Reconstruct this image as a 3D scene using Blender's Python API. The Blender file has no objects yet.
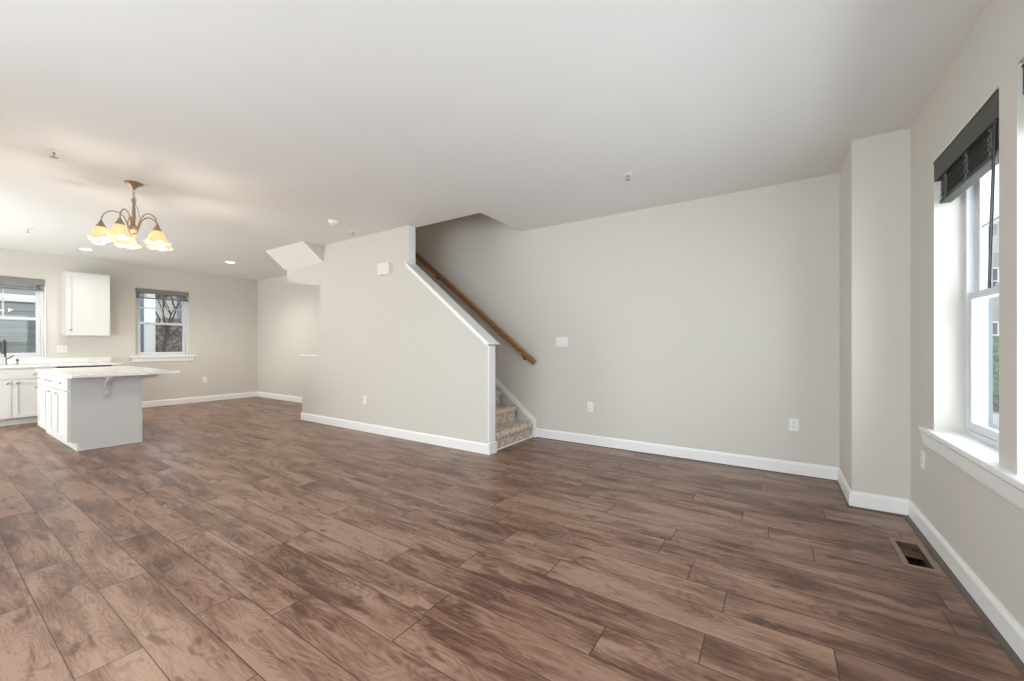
import bpy, bmesh, math, random
from mathutils import Vector, Matrix

random.seed(7)
scene = bpy.context.scene
COL = scene.collection

# ------------------------------------------------------------------ camera
FOCAL_PX, YAW, EYE = 400.6, 0.5823, 1.22
cam_data = bpy.data.cameras.new('camera')
cam = bpy.data.objects.new('camera', cam_data)
COL.objects.link(cam)
cam.location = (0, 0, EYE)
cam.rotation_euler = (math.pi / 2, 0, YAW)
cam_data.sensor_width = 36
cam_data.lens = FOCAL_PX / 1024 * 36
cam_data.shift_y = 4.7 / 1024
cam_data.clip_start = 0.02
cam_data.clip_end = 300
scene.camera = cam

# ------------------------------------------------------------------ view + world
scene.view_settings.view_transform = 'Standard'
scene.view_settings.look = 'None'
scene.view_settings.gamma = 1
scene.view_settings.use_curve_mapping = False
scene.view_settings.exposure = 0.5
try:
    scene.cycles.max_bounces = 14
    scene.cycles.diffuse_bounces = 9
    scene.cycles.glossy_bounces = 5
    scene.cycles.transparent_max_bounces = 16
    scene.cycles.use_denoising = True
    scene.cycles.sample_clamp_indirect = 6
except Exception:
    pass

world = bpy.data.worlds.new('overcast_sky')
scene.world = world
world.use_nodes = True
wn, wl = world.node_tree.nodes, world.node_tree.links
wn.clear()
w_out = wn.new('ShaderNodeOutputWorld')
w_bg = wn.new('ShaderNodeBackground')
w_tc = wn.new('ShaderNodeTexCoord')
w_no = wn.new('ShaderNodeTexNoise')
w_no.inputs['Scale'].default_value = 2.2
w_no.inputs['Detail'].default_value = 6
w_cr = wn.new('ShaderNodeValToRGB')
w_cr.color_ramp.elements[0].position = 0.35
w_cr.color_ramp.elements[0].color = (0.72, 0.82, 1.0, 1)
w_cr.color_ramp.elements[1].position = 0.6
w_cr.color_ramp.elements[1].color = (1, 1, 1, 1)
wl.new(w_tc.outputs['Generated'], w_no.inputs['Vector'])
wl.new(w_no.outputs['Fac'], w_cr.inputs['Fac'])
wl.new(w_cr.outputs['Color'], w_bg.inputs['Color'])
w_bg.inputs['Strength'].default_value = 1.7
wl.new(w_bg.outputs['Background'], w_out.inputs['Surface'])


def area_light(name, loc, rot, sx, sy, power, color):
    d = bpy.data.lights.new(name, 'AREA')
    d.shape = 'RECTANGLE'
    d.size, d.size_y = sx, sy
    d.energy = power
    d.color = color
    o = bpy.data.objects.new(name, d)
    COL.objects.link(o)
    o.location = loc
    o.rotation_euler = rot
    return o


DAY = (0.90, 0.95, 1.0)
# daylight outside the three front windows (x+), shining in
area_light('daylight_front', (2.3, 1.9, 1.65), (0, math.radians(90), 0), 3.9, 7.2, 350, DAY)
# added upward fill outside the front windows, brightens the ceiling
area_light('ceiling_fill', (2.6, 1.9, -.25), (0, math.radians(140), 0), 3.0, 7.2, 110, DAY)
# added fill lights outside invented openings in the unseen side wall
area_light('side_fill', (-1.7, -1.45, 1.45), (math.radians(66), 0, 0), 3.6, 2.1, 110, DAY)
area_light('side_fill', (-7.9, -1.6, 1.0), (math.radians(108), 0, 0), 3.0, 2.0, 125, (1.0, 0.97, 0.93))

# ------------------------------------------------------------------ room dimensions (metres)
XR, YP, YS, YS2, XK, H, YL = 0.80, 4.62, 3.578, 3.70, -10.28, 2.766, -1.20
XJ, YJ = 0.478, 3.935          # boxed-out corner

# ------------------------------------------------------------------ materials
def new_mat(name):
    m = bpy.data.materials.new(name)
    m.use_nodes = True
    n, l = m.node_tree.nodes, m.node_tree.links
    b = n['Principled BSDF']
    return m, n, l, b


def plain(name, col, rough=0.5, metal=0.0, bump=0.0, bscale=200.0, var=0.0, vscale=3.0, spec=0.5):
    m, n, l, b = new_mat(name)
    b.inputs['Base Color'].default_value = (*col, 1)
    b.inputs['Roughness'].default_value = rough
    b.inputs['Metallic'].default_value = metal
    b.inputs['Specular IOR Level'].default_value = spec
    tc = n.new('ShaderNodeTexCoord')
    if bump:
        t = n.new('ShaderNodeTexNoise')
        t.inputs['Scale'].default_value = bscale
        t.inputs['Detail'].default_value = 3
        bp = n.new('ShaderNodeBump')
        bp.inputs['Strength'].default_value = bump
        bp.inputs['Distance'].default_value = 0.002
        l.new(tc.outputs['Object'], t.inputs['Vector'])
        l.new(t.outputs['Fac'], bp.inputs['Height'])
        l.new(bp.outputs['Normal'], b.inputs['Normal'])
    if var:
        t = n.new('ShaderNodeTexNoise')
        t.inputs['Scale'].default_value = vscale
        t.inputs['Detail'].default_value = 4
        mx = n.new('ShaderNodeMix')
        mx.data_type = 'RGBA'
        mx.inputs['A'].default_value = (*[c * (1 - var) for c in col], 1)
        mx.inputs['B'].default_value = (*[min(1, c * (1 + var)) for c in col], 1)
        l.new(tc.outputs['Object'], t.inputs['Vector'])
        l.new(t.outputs['Fac'], mx.inputs['Factor'])
        l.new(mx.outputs['Result'], b.inputs['Base Color'])
    return m


def emit(name, col, strength):
    m, n, l, b = new_mat(name)
    b.inputs['Base Color'].default_value = (*col, 1)
    b.inputs['Emission Color'].default_value = (*col, 1)
    b.inputs['Emission Strength'].default_value = strength
    return m


PAINT = plain('greige_wall_paint', (0.63, 0.603, 0.553), 0.62, bump=0.06, bscale=260, spec=0.3)
CEIL = plain('ceiling_paint', (0.80, 0.79, 0.775), 0.8, bump=0.05, bscale=220, spec=0.2)
TRIM = plain('white_trim_paint', (0.84, 0.84, 0.83), 0.35)
VINYL = plain('white_vinyl', (0.66, 0.68, 0.71), 0.3)
CABW = plain('white_cabinet', (0.66, 0.655, 0.64), 0.35)
PANEL = plain('pale_grey_panel', (0.62, 0.625, 0.63), 0.35)
PLATE = plain('white_plastic', (0.84, 0.83, 0.80), 0.3)
SLOT = plain('dark_slot', (0.05, 0.05, 0.05), 0.5)
CHROME = plain('brushed_nickel', (0.42, 0.40, 0.37), 0.3, 1.0)
DARKMETAL = plain('dark_bronze', (0.10, 0.09, 0.085), 0.35, 0.8)
BRASS = plain('antique_brass', (0.42, 0.31, 0.20), 0.38, 0.9)
BLACK = plain('black_gloss', (0.012, 0.012, 0.013), 0.25)
BLIND = plain('charcoal_blind', (0.060, 0.060, 0.055), 0.55, bump=0.2, bscale=90, var=0.15, vscale=25)
CORD = plain('grey_cord', (0.16, 0.16, 0.15), 0.7)
TAUPE = plain('taupe_blind', (0.24, 0.225, 0.20), 0.55, bump=0.2, bscale=90, var=0.1, vscale=20)
GASKET = plain('dark_shoe_moulding', (0.085, 0.065, 0.052), 0.5)
SHOE = plain('brown_shoe', (0.10, 0.078, 0.062), 0.45)
CONCRETE = plain('concrete', (0.42, 0.41, 0.39), 0.9, bump=0.2, bscale=30, var=0.1)
ASPHALT = plain('asphalt', (0.12, 0.12, 0.125), 0.9, bump=0.3, bscale=60, var=0.15)
PORCH = plain('pale_blue_grey_porch_paint', (0.34, 0.38, 0.43), 0.5)
ROOF = plain('roof_shingles', (0.10, 0.10, 0.11), 0.9, bump=0.3, bscale=30, var=0.2, vscale=10)
BARK = plain('bark', (0.12, 0.095, 0.075), 0.9, bump=0.5, bscale=40, var=0.3, vscale=15)
SASHDARK = plain('window_interior', (0.06, 0.07, 0.08), 0.15)
DUCT = plain('duct_brown', (0.10, 0.06, 0.035), 0.7)
VENTRIM = plain('vent_rim_tan', (0.28, 0.20, 0.15), 0.45)


def quartz():
    m, n, l, b = new_mat('pale_quartz')
    tc = n.new('ShaderNodeTexCoord')
    t = n.new('ShaderNodeTexNoise')
    t.inputs['Scale'].default_value = 5
    t.inputs['Detail'].default_value = 8
    t.inputs['Distortion'].default_value = 1.5
    r = n.new('ShaderNodeValToRGB')
    r.color_ramp.elements[0].position = 0.42
    r.color_ramp.elements[0].color = (0.77, 0.75, 0.73, 1)
    r.color_ramp.elements[1].position = 0.56
    r.color_ramp.elements[1].color = (0.84, 0.83, 0.81, 1)
    l.new(tc.outputs['Object'], t.inputs['Vector'])
    l.new(t.outputs['Fac'], r.inputs['Fac'])
    l.new(r.outputs['Color'], b.inputs['Base Color'])
    b.inputs['Roughness'].default_value = 0.12
    return m


QUARTZ = quartz()


def glass():
    m = bpy.data.materials.new('window_glass')
    m.use_nodes = True
    n, l = m.node_tree.nodes, m.node_tree.links
    n.clear()
    o = n.new('ShaderNodeOutputMaterial')
    t = n.new('ShaderNodeBsdfTransparent')
    t.inputs['Color'].default_value = (0.93, 0.96, 0.96, 1)
    g = n.new('ShaderNodeBsdfGlossy')
    g.inputs['Roughness'].default_value = 0.02
    f = n.new('ShaderNodeFresnel')
    f.inputs['IOR'].default_value = 1.4
    mx = n.new('ShaderNodeMixShader')
    ge = n.new('ShaderNodeNewGeometry')      # no total reflection where the ray leaves the thin pane
    k = n.new('ShaderNodeMath'); k.operation = 'SUBTRACT'; k.inputs[0].default_value = 1
    k2 = n.new('ShaderNodeMath'); k2.operation = 'MULTIPLY'
    l.new(ge.outputs['Backfacing'], k.inputs[1])
    l.new(f.outputs[0], k2.inputs[0]); l.new(k.outputs[0], k2.inputs[1])
    l.new(k2.outputs[0], mx.inputs[0])
    l.new(t.outputs[0], mx.inputs[1])
    l.new(g.outputs[0], mx.inputs[2])
    l.new(mx.outputs[0], o.inputs['Surface'])
    return m


GLASS = glass()


def screen_mat():
    m = bpy.data.materials.new('insect_screen')
    m.use_nodes = True
    n, l = m.node_tree.nodes, m.node_tree.links
    n.clear()
    o = n.new('ShaderNodeOutputMaterial')
    t = n.new('ShaderNodeBsdfTransparent')
    d = n.new('ShaderNodeBsdfDiffuse')
    d.inputs['Color'].default_value = (0.10, 0.10, 0.10, 1)
    mx = n.new('ShaderNodeMixShader')
    mx.inputs[0].default_value = 0.16
    l.new(t.outputs[0], mx.inputs[1])
    l.new(d.outputs[0], mx.inputs[2])
    l.new(mx.outputs[0], o.inputs['Surface'])
    return m


SCREEN = screen_mat()


def siding(name, col, pitch=0.13):
    m, n, l, b = new_mat(name)
    tc = n.new('ShaderNodeTexCoord')
    sp = n.new('ShaderNodeSeparateXYZ')
    l.new(tc.outputs['Object'], sp.inputs[0])
    dv = n.new('ShaderNodeMath'); dv.operation = 'DIVIDE'; dv.inputs[1].default_value = pitch
    fr = n.new('ShaderNodeMath'); fr.operation = 'FRACT'
    l.new(sp.outputs['Z'], dv.inputs[0]); l.new(dv.outputs[0], fr.inputs[0])
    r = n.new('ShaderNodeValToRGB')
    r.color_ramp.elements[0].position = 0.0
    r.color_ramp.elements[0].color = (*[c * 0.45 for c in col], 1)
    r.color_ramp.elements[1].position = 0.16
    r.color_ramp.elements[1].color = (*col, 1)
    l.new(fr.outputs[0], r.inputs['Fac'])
    l.new(r.outputs['Color'], b.inputs['Base Color'])
    bp = n.new('ShaderNodeBump'); bp.inputs['Distance'].default_value = 0.02
    l.new(fr.outputs[0], bp.inputs['Height']); l.new(bp.outputs['Normal'], b.inputs['Normal'])
    b.inputs['Roughness'].default_value = 0.6
    return m


SIDE_BLUE = siding('blue_grey_siding', (0.24, 0.28, 0.32))
SIDE_PALE = siding('pale_sage_siding', (0.33, 0.35, 0.335), 0.21)
SIDE_WHITE = siding('white_siding', (0.45, 0.44, 0.42), 0.15)
SIDE_TAN = siding('tan_siding', (0.42, 0.38, 0.32), 0.15)


def foliage(name, a, c):
    m, n, l, b = new_mat(name)
    tc = n.new('ShaderNodeTexCoord')
    t = n.new('ShaderNodeTexNoise')
    t.inputs['Scale'].default_value = 9
    t.inputs['Detail'].default_value = 8
    r = n.new('ShaderNodeValToRGB')
    r.color_ramp.elements[0].position = 0.38
    r.color_ramp.elements[0].color = (*a, 1)
    r.color_ramp.elements[1].position = 0.62
    r.color_ramp.elements[1].color = (*c, 1)
    l.new(tc.outputs['Object'], t.inputs['Vector'])
    l.new(t.outputs['Fac'], r.inputs['Fac'])
    l.new(r.outputs['Color'], b.inputs['Base Color'])
    b.inputs['Roughness'].default_value = 0.9
    return m


HEDGE = foliage('winter_hedge', (0.10, 0.085, 0.075), (0.34, 0.29, 0.25))
GRASS = foliage('winter_lawn', (0.13, 0.13, 0.07), (0.28, 0.25, 0.15))
SHRUB = foliage('green_shrub', (0.03, 0.06, 0.03), (0.14, 0.20, 0.10))


def carpet():
    m, n, l, b = new_mat('tan_carpet')
    tc = n.new('ShaderNodeTexCoord')
    big = n.new('ShaderNodeTexNoise'); big.inputs['Scale'].default_value = 26; big.inputs['Detail'].default_value = 5
    fine = n.new('ShaderNodeTexNoise'); fine.inputs['Scale'].default_value = 210; fine.inputs['Detail'].default_value = 2
    for t in (big, fine):
        l.new(tc.outputs['Object'], t.inputs['Vector'])
    mx = n.new('ShaderNodeMath'); mx.operation = 'MULTIPLY_ADD'; mx.inputs[1].default_value = 0.35
    l.new(fine.outputs['Fac'], mx.inputs[0]); l.new(big.outputs['Fac'], mx.inputs[2])
    r = n.new('ShaderNodeValToRGB')
    e = r.color_ramp.elements
    e[0].position = 0.52; e[0].color = (0.42, 0.32, 0.25, 1)
    e[1].position = 0.82; e[1].color = (0.72, 0.63, 0.54, 1)
    l.new(mx.outputs[0], r.inputs['Fac'])
    l.new(r.outputs['Color'], b.inputs['Base Color'])
    bp = n.new('ShaderNodeBump'); bp.inputs['Strength'].default_value = 1; bp.inputs['Distance'].default_value = 0.008
    l.new(mx.outputs[0], bp.inputs['Height']); l.new(bp.outputs['Normal'], b.inputs['Normal'])
    b.inputs['Roughness'].default_value = 0.95
    b.inputs['Specular IOR Level'].default_value = 0.1
    return m


CARPET = carpet()


def rail_wood():
    m, n, l, b = new_mat('oak_rail')
    tc = n.new('ShaderNodeTexCoord')
    mp = n.new('ShaderNodeMapping')
    mp.inputs['Rotation'].default_value = (0, math.radians(-38), 0)
    mp.inputs['Scale'].default_value = (3, 60, 60)
    t = n.new('ShaderNodeTexNoise'); t.inputs['Scale'].default_value = 1; t.inputs['Detail'].default_value = 5
    r = n.new('ShaderNodeValToRGB')
    r.color_ramp.elements[0].position = 0.3; r.color_ramp.elements[0].color = (0.20, 0.085, 0.03, 1)
    r.color_ramp.elements[1].position = 0.7; r.color_ramp.elements[1].color = (0.42, 0.22, 0.10, 1)
    l.new(tc.outputs['Object'], mp.inputs['Vector']); l.new(mp.outputs[0], t.inputs['Vector'])
    l.new(t.outputs['Fac'], r.inputs['Fac']); l.new(r.outputs['Color'], b.inputs['Base Color'])
    b.inputs['Roughness'].default_value = 0.32
    return m


OAK = rail_wood()


def floor_mat():
    m, n, l, b = new_mat('plank_floor')

    def math_(op, a, c=None, v=None):
        k = n.new('ShaderNodeMath'); k.operation = op
        if a is not None: l.new(a, k.inputs[0])
        if c is not None: l.new(c, k.inputs[1])
        if v is not None: k.inputs[1].default_value = v
        return k.outputs[0]

    geo = n.new('ShaderNodeNewGeometry')
    at = n.new('ShaderNodeAttribute'); at.attribute_name = 'plank'     # x,y,z = three random numbers per plank
    sep = n.new('ShaderNodeSeparateXYZ'); l.new(at.outputs['Vector'], sep.inputs[0])
    uv = n.new('ShaderNodeUVMap'); uv.uv_map = 'plank_uv'
    su = n.new('ShaderNodeSeparateXYZ'); l.new(uv.outputs[0], su.inputs[0])
    off = n.new('ShaderNodeVectorMath'); off.operation = 'MULTIPLY_ADD'
    off.inputs[1].default_value = (37, 23, 51)
    l.new(at.outputs['Vector'], off.inputs[0]); l.new(geo.outputs['Position'], off.inputs[2])

    def noise(scale, sx, sy, detail=5, dist=0.0, rough=0.55):
        mp = n.new('ShaderNodeMapping'); mp.inputs['Scale'].default_value = (sx, sy, 1)
        l.new(off.outputs[0], mp.inputs['Vector'])
        t = n.new('ShaderNodeTexNoise')
        t.inputs['Scale'].default_value = scale; t.inputs['Detail'].default_value = detail
        t.inputs['Distortion'].default_value = dist; t.inputs['Roughness'].default_value = rough
        l.new(mp.outputs[0], t.inputs['Vector'])
        return t.outputs['Fac']

    smoky = noise(1.0, 1.7, 8.0, 4, 0.5)
    streak = noise(1.0, 2.4, 34.0, 4, 0.6)
    fine = noise(1.0, 28.0, 330.0, 3, 0.3)
    knot = noise(1.0, 5.0, 13.0, 2, 0.3)
    # cathedral growth rings: contour lines of a stretched noise field
    field = noise(1.0, 1.5, 7.5, 1.5, 0.35)
    ring = math_('SINE', math_('MULTIPLY', field, v=135.0))
    r1 = n.new('ShaderNodeValToRGB')
    e = r1.color_ramp.elements
    e[0].position = 0.345; e[0].color = (0.080, 0.035, 0.022, 1)
    e[1].position = 0.62; e[1].color = (0.285, 0.172, 0.122, 1)
    mid = r1.color_ramp.elements.new(0.485); mid.color = (0.182, 0.094, 0.062, 1)
    v = math_('MULTIPLY', smoky, v=0.82)
    k = n.new('ShaderNodeMath'); k.operation = 'MULTIPLY_ADD'; k.inputs[1].default_value = 0.24
    l.new(streak, k.inputs[0]); l.new(v, k.inputs[2])
    k2 = n.new('ShaderNodeMath'); k2.operation = 'MULTIPLY_ADD'; k2.inputs[1].default_value = 0.09
    l.new(sep.outputs['X'], k2.inputs[0]); l.new(k.outputs[0], k2.inputs[2])
    k3 = math_('SUBTRACT', k2.outputs[0], v=0.06)
    rg = n.new('ShaderNodeMath'); rg.operation = 'MULTIPLY_ADD'; rg.inputs[1].default_value = 0.032
    l.new(ring, rg.inputs[0]); l.new(k3, rg.inputs[2])
    fg = n.new('ShaderNodeMath'); fg.operation = 'MULTIPLY_ADD'; fg.inputs[1].default_value = 0.20
    l.new(fine, fg.inputs[0]); l.new(rg.outputs[0], fg.inputs[2])
    lines = noise(1.0, 5.0, 85.0, 3, 0.8)
    lr = n.new('ShaderNodeMapRange'); lr.inputs['From Min'].default_value = 0.56; lr.inputs['From Max'].default_value = 0.70
    lr.inputs['To Max'].default_value = 0.11
    l.new(lines, lr.inputs['Value'])
    fv0 = math_('SUBTRACT', fg.outputs[0], v=0.088)
    fv = math_('SUBTRACT', fv0, lr.outputs[0])
    l.new(fv, r1.inputs['Fac'])
    # knots and dark smudges
    kr = n.new('ShaderNodeValToRGB')
    kr.color_ramp.elements[0].position = 0.60; kr.color_ramp.elements[0].color = (0, 0, 0, 1)
    kr.color_ramp.elements[1].position = 0.70; kr.color_ramp.elements[1].color = (0.75, 0.75, 0.75, 1)
    l.new(knot, kr.inputs['Fac'])
    mx = n.new('ShaderNodeMix'); mx.data_type = 'RGBA'
    mx.inputs['B'].default_value = (0.070, 0.033, 0.022, 1)
    l.new(kr.outputs['Color'], mx.inputs['Factor']); l.new(r1.outputs['Color'], mx.inputs['A'])
    # seams: UV holds metres from the plank's long edge / short edge
    ax = math_('LESS_THAN', su.outputs['X'], v=0.0026)
    ay = math_('LESS_THAN', su.outputs['Y'], v=0.0022)
    seam = math_('MAXIMUM', ax, ay)
    seam = math_('MULTIPLY', seam, v=0.85)
    mx2 = n.new('ShaderNodeMix'); mx2.data_type = 'RGBA'
    mx2.inputs['B'].default_value = (0.03, 0.016, 0.011, 1)
    l.new(seam, mx2.inputs['Factor']); l.new(mx.outputs['Result'], mx2.inputs['A'])
    l.new(mx2.outputs['Result'], b.inputs['Base Color'])
    rr = n.new('ShaderNodeMapRange')
    rr.inputs['To Min'].default_value = 0.24; rr.inputs['To Max'].default_value = 0.42
    l.new(streak, rr.inputs['Value']); l.new(rr.outputs[0], b.inputs['Roughness'])
    bp = n.new('ShaderNodeBump'); bp.inputs['Strength'].default_value = 0.35; bp.inputs['Distance'].default_value = 0.0015
    l.new(fv, bp.inputs['Height']); l.new(bp.outputs['Normal'], b.inputs['Normal'])
    b.inputs['Specular IOR Level'].default_value = 0.42
    return m


FLOOR = floor_mat()


def shade_glass():
    m = bpy.data.materials.new('amber_frosted_glass')
    m.use_nodes = True
    n, l = m.node_tree.nodes, m.node_tree.links
    n.clear()
    o = n.new('ShaderNodeOutputMaterial')
    d = n.new('ShaderNodeBsdfDiffuse'); d.inputs['Color'].default_value = (0.72, 0.60, 0.43, 1)
    t = n.new('ShaderNodeBsdfTranslucent'); t.inputs['Color'].default_value = (0.75, 0.60, 0.40, 1)
    e = n.new('ShaderNodeEmission'); e.inputs['Color'].default_value = (1.0, 0.80, 0.52, 1); e.inputs['Strength'].default_value = 0.16
    mx = n.new('ShaderNodeMixShader'); mx.inputs[0].default_value = 0.5
    ad = n.new('ShaderNodeAddShader')
    l.new(d.outputs[0], mx.inputs[1]); l.new(t.outputs[0], mx.inputs[2])
    l.new(mx.outputs[0], ad.inputs[0]); l.new(e.outputs[0], ad.inputs[1])
    l.new(ad.outputs[0], o.inputs['Surface'])
    return m


SHADE = shade_glass()
BULB = emit('warm_bulb', (1.0, 0.88, 0.68), 4)
CANLENS = emit('can_light_lens', (1.0, 0.96, 0.88), 6)

# ------------------------------------------------------------------ mesh helpers
class MB:
    def __init__(s):
        s.bm = bmesh.new()

    def box(s, x0, x1, y0, y1, z0, z1, bev=0.0):
        x0, x1 = min(x0, x1), max(x0, x1); y0, y1 = min(y0, y1), max(y0, y1); z0, z1 = min(z0, z1), max(z0, z1)
        vs = [s.bm.verts.new((x, y, z)) for x in (x0, x1) for y in (y0, y1) for z in (z0, z1)]
        fs = []
        for q in ((0, 1, 3, 2), (4, 6, 7, 5), (0, 4, 5, 1), (2, 3, 7, 6), (0, 2, 6, 4), (1, 5, 7, 3)):
            fs.append(s.bm.faces.new([vs[i] for i in q]))
        if bev:
            es = list({e for f in fs for e in f.edges})
            bmesh.ops.bevel(s.bm, geom=es, offset=bev, segments=2, affect='EDGES', profile=0.6)
        return s

    def prism(s, pts, axis, a0, a1, bev=0.0):
        """pts: 2D polygon in the other two axes (in order x,y,z with the axis left out)"""
        def P(p, a):
            q = list(p); q.insert(axis, a); return q
        A = [s.bm.verts.new(P(p, a0)) for p in pts]
        B = [s.bm.verts.new(P(p, a1)) for p in pts]
        fs = [s.bm.faces.new(A), s.bm.faces.new(B[::-1])]
        for i in range(len(pts)):
            j = (i + 1) % len(pts)
            fs.append(s.bm.faces.new((A[i], B[i], B[j], A[j])))
        if bev:
            es = list({e for f in fs for e in f.edges})
            bmesh.ops.bevel(s.bm, geom=es, offset=bev, segments=2, affect='EDGES', profile=0.6)
        return s

    def tube(s, pts, r, seg=10, cap=True):
        pts = [Vector(p) for p in pts]
        rs = r if isinstance(r, (list, tuple)) else [r] * len(pts)
        rings = []
        up = None
        for i, p in enumerate(pts):
            d = (pts[min(i + 1, len(pts) - 1)] - pts[max(i - 1, 0)]).normalized()
            if up is None:
                up = Vector((0, 0, 1)) if abs(d.z) < 0.9 else Vector((1, 0, 0))
            a = (up - d * up.dot(d)).normalized(); up = a
            b_ = d.cross(a)
            rings.append([s.bm.verts.new(p + (a * math.cos(t) + b_ * math.sin(t)) * rs[i])
                          for t in [2 * math.pi * k / seg for k in range(seg)]])
        for A, B in zip(rings, rings[1:]):
            for k in range(seg):
                s.bm.faces.new((A[k], A[(k + 1) % seg], B[(k + 1) % seg], B[k]))
        if cap:
            s.bm.faces.new(rings[0][::-1]); s.bm.faces.new(rings[-1])
        return s

    def lathe(s, prof, c, seg=28, axis='z', ruffle=None, close=True):
        """prof: (radius, height) list; revolved about the axis through c"""
        rings = []
        for i, (r, h) in enumerate(prof):
            ring = []
            for k in range(seg):
                t = 2 * math.pi * k / seg
                rr, hh = r, h
                if ruffle:
                    dr, dh = ruffle(i, t); rr += dr; hh += dh
                x, y, z = rr * math.cos(t), rr * math.sin(t), hh
                v = {'z': (x, y, z), 'x': (z, x, y), 'y': (x, z, y)}[axis]
                ring.append(s.bm.verts.new((c[0] + v[0], c[1] + v[1], c[2] + v[2])))
            rings.append(ring)
        for A, B in zip(rings, rings[1:]):
            for k in range(seg):
                s.bm.faces.new((A[k], A[(k + 1) % seg], B[(k + 1) % seg], B[k]))
        if close:
            s.bm.faces.new(rings[0]); s.bm.faces.new(rings[-1])
        return s

    def build(s, name, mat, parent=None, loc=None, smooth=False):
        bmesh.ops.recalc_face_normals(s.bm, faces=s.bm.faces)
        me = bpy.data.meshes.new(name)
        s.bm.to_mesh(me); s.bm.free()
        o = bpy.data.objects.new(name, me)
        COL.objects.link(o)
        me.materials.append(mat)
        if parent is not None:
            o.parent = parent
            base = world_loc(parent)
            me.transform(Matrix.Translation(-base))
        elif loc is not None:
            o.location = loc
            me.transform(Matrix.Translation(-Vector(loc)))
        if smooth:
            for p in me.polygons:
                p.use_smooth = True
            try:
                me.set_sharp_from_angle(angle=math.radians(40))
            except Exception:
                pass
        return o


def world_loc(o):
    v = Vector((0, 0, 0))
    while o is not None:
        v += o.location
        o = o.parent
    return v


def tag(o, label=None, cat=None, group=None, kind=None):
    if label: o['label'] = label
    if cat: o['category'] = cat
    if group: o['group'] = group
    if kind: o['kind'] = kind
    return o


def thing(name, label, cat, loc, group=None):
    o = bpy.data.objects.new(name, None)
    COL.objects.link(o)
    o.location = loc
    o.empty_display_size = 0.1
    return tag(o, label, cat, group)


def struct(name, mb, mat, label=None):
    o = mb.build(name, mat)
    o['kind'] = 'structure'
    if label: o['label'] = label
    return o


def copy_tree(o, parent=None):
    c = o.copy(); COL.objects.link(c)
    if parent is not None: c.parent = parent
    for ch in list(o.children):
        copy_tree(ch, c)
    return c


def rects_with_holes(a0, a1, z0, z1, holes):
    """rectangles that fill [a0,a1]x[z0,z1] minus the holes (a0,a1,z0,z1)"""
    xs = sorted({a0, a1, *[min(max(h[i], a0), a1) for h in holes for i in (0, 1)]})
    out = []
    for p, q in zip(xs, xs[1:]):
        if q - p < 1e-5: continue
        mid = (p + q) / 2
        hs = sorted([(h[2], h[3]) for h in holes if h[0] < mid < h[1]])
        z = z0
        for h0, h1 in hs:
            if h0 > z: out.append((p, q, z, min(h0, z1)))
            z = max(z, h1)
        if z < z1: out.append((p, q, z, z1))
    return out

# ------------------------------------------------------------------ floor
VENT = (0.595, 0.745, 3.045, 3.425)


def build_floor():
    W, L = 0.1902, 1.215
    known = {0: -3.35, 1: -2.82, 2: -3.41, 3: -1.90, 5: -2.55, 6: -0.614, 7: -0.248, 9: -0.203, 10: -0.385, -1: -2.93,
             4: -1.32, 8: -1.02}
    bm = bmesh.new()
    uvl = bm.loops.layers.uv.new('plank_uv')
    pl = bm.verts.layers.float_vector.new('plank')
    hole = (VENT[0] + .02, VENT[1] - .02, VENT[2] + .02, VENT[3] - .02)
    rnd = random.Random(11)
    for row in range(-9, 24):
        y0, y1 = 0.342 + row * W, 0.342 + (row + 1) * W
        if y1 < YL or y0 > YP + .02: continue
        ph = known.get(row, rnd.uniform(0, L))
        k0 = math.floor((XK - ph) / L)
        for k in range(k0, k0 + 12):
            x0, x1 = ph + k * L, ph + (k + 1) * L
            rv = (rnd.random(), rnd.random(), rnd.random())
            cx0, cx1 = max(x0, XK - .05), min(x1, XR + .02)
            cy0, cy1 = max(y0, YL - .05), min(y1, YP + .02)
            if cx1 <= cx0 or cy1 <= cy0: continue
            for (a, b_, c, d) in rects_with_holes(cx0, cx1, cy0, cy1, [hole]):
                # split a plank in halves so that UV = distance to the nearest edge interpolates correctly
                xm, ym = (x0 + x1) / 2, (y0 + y1) / 2
                xs = [a] + ([xm] if a < xm < b_ else []) + [b_]
                ys = [c] + ([ym] if c < ym < d else []) + [d]
                for p, q in zip(xs, xs[1:]):
                    for r, t in zip(ys, ys[1:]):
                        vs = []
                        for (x, y) in ((p, r), (q, r), (q, t), (p, t)):
                            v = bm.verts.new((x, y, 0)); v[pl] = rv; vs.append(v)
                        f = bm.faces.new(vs)
                        for lp in f.loops:
                            x, y, _ = lp.vert.co
                            lp[uvl].uv = (min(x - x0, x1 - x), min(y - y0, y1 - y))
    me = bpy.data.meshes.new('floor')
    bm.to_mesh(me); bm.free()
    o = bpy.data.objects.new('floor', me)
    COL.objects.link(o)
    me.materials.append(FLOOR)
    o['kind'] = 'structure'
    o['label'] = 'brown wood-look plank floor with dark knots'


build_floor()

# ------------------------------------------------------------------ ceiling and walls
T = 0.16
m = MB()
cans = [(-8.47, 3.335), (-9.26, 1.612), (-8.55, 1.625)]
m.box(XK - T, XR + T, YL - T, YS2, H, H + .234)
m.box(-2.88, XR + T, YS2, YP + T, H, H + .234)
m.box(XK - T, -6.95, YS2, YP + T, H, H + .234)
struct('ceiling', m, CEIL, 'smooth white ceiling')

# front window wall (x = XR)
WZ0, WZ1 = 0.700, 2.335
R_WIN = [(2.585, 3.431), (1.585, 2.431), (0.585, 1.431)]
m = MB()
for a, b_, c, d in rects_with_holes(YL - T, YJ + .02, 0, H, [(p, q, WZ0, WZ1) for p, q in R_WIN]):
    m.box(XR, XR + .22, a, b_, c, d)
struct('wall_right', m, PAINT, 'greige wall with the tall windows')
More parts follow.
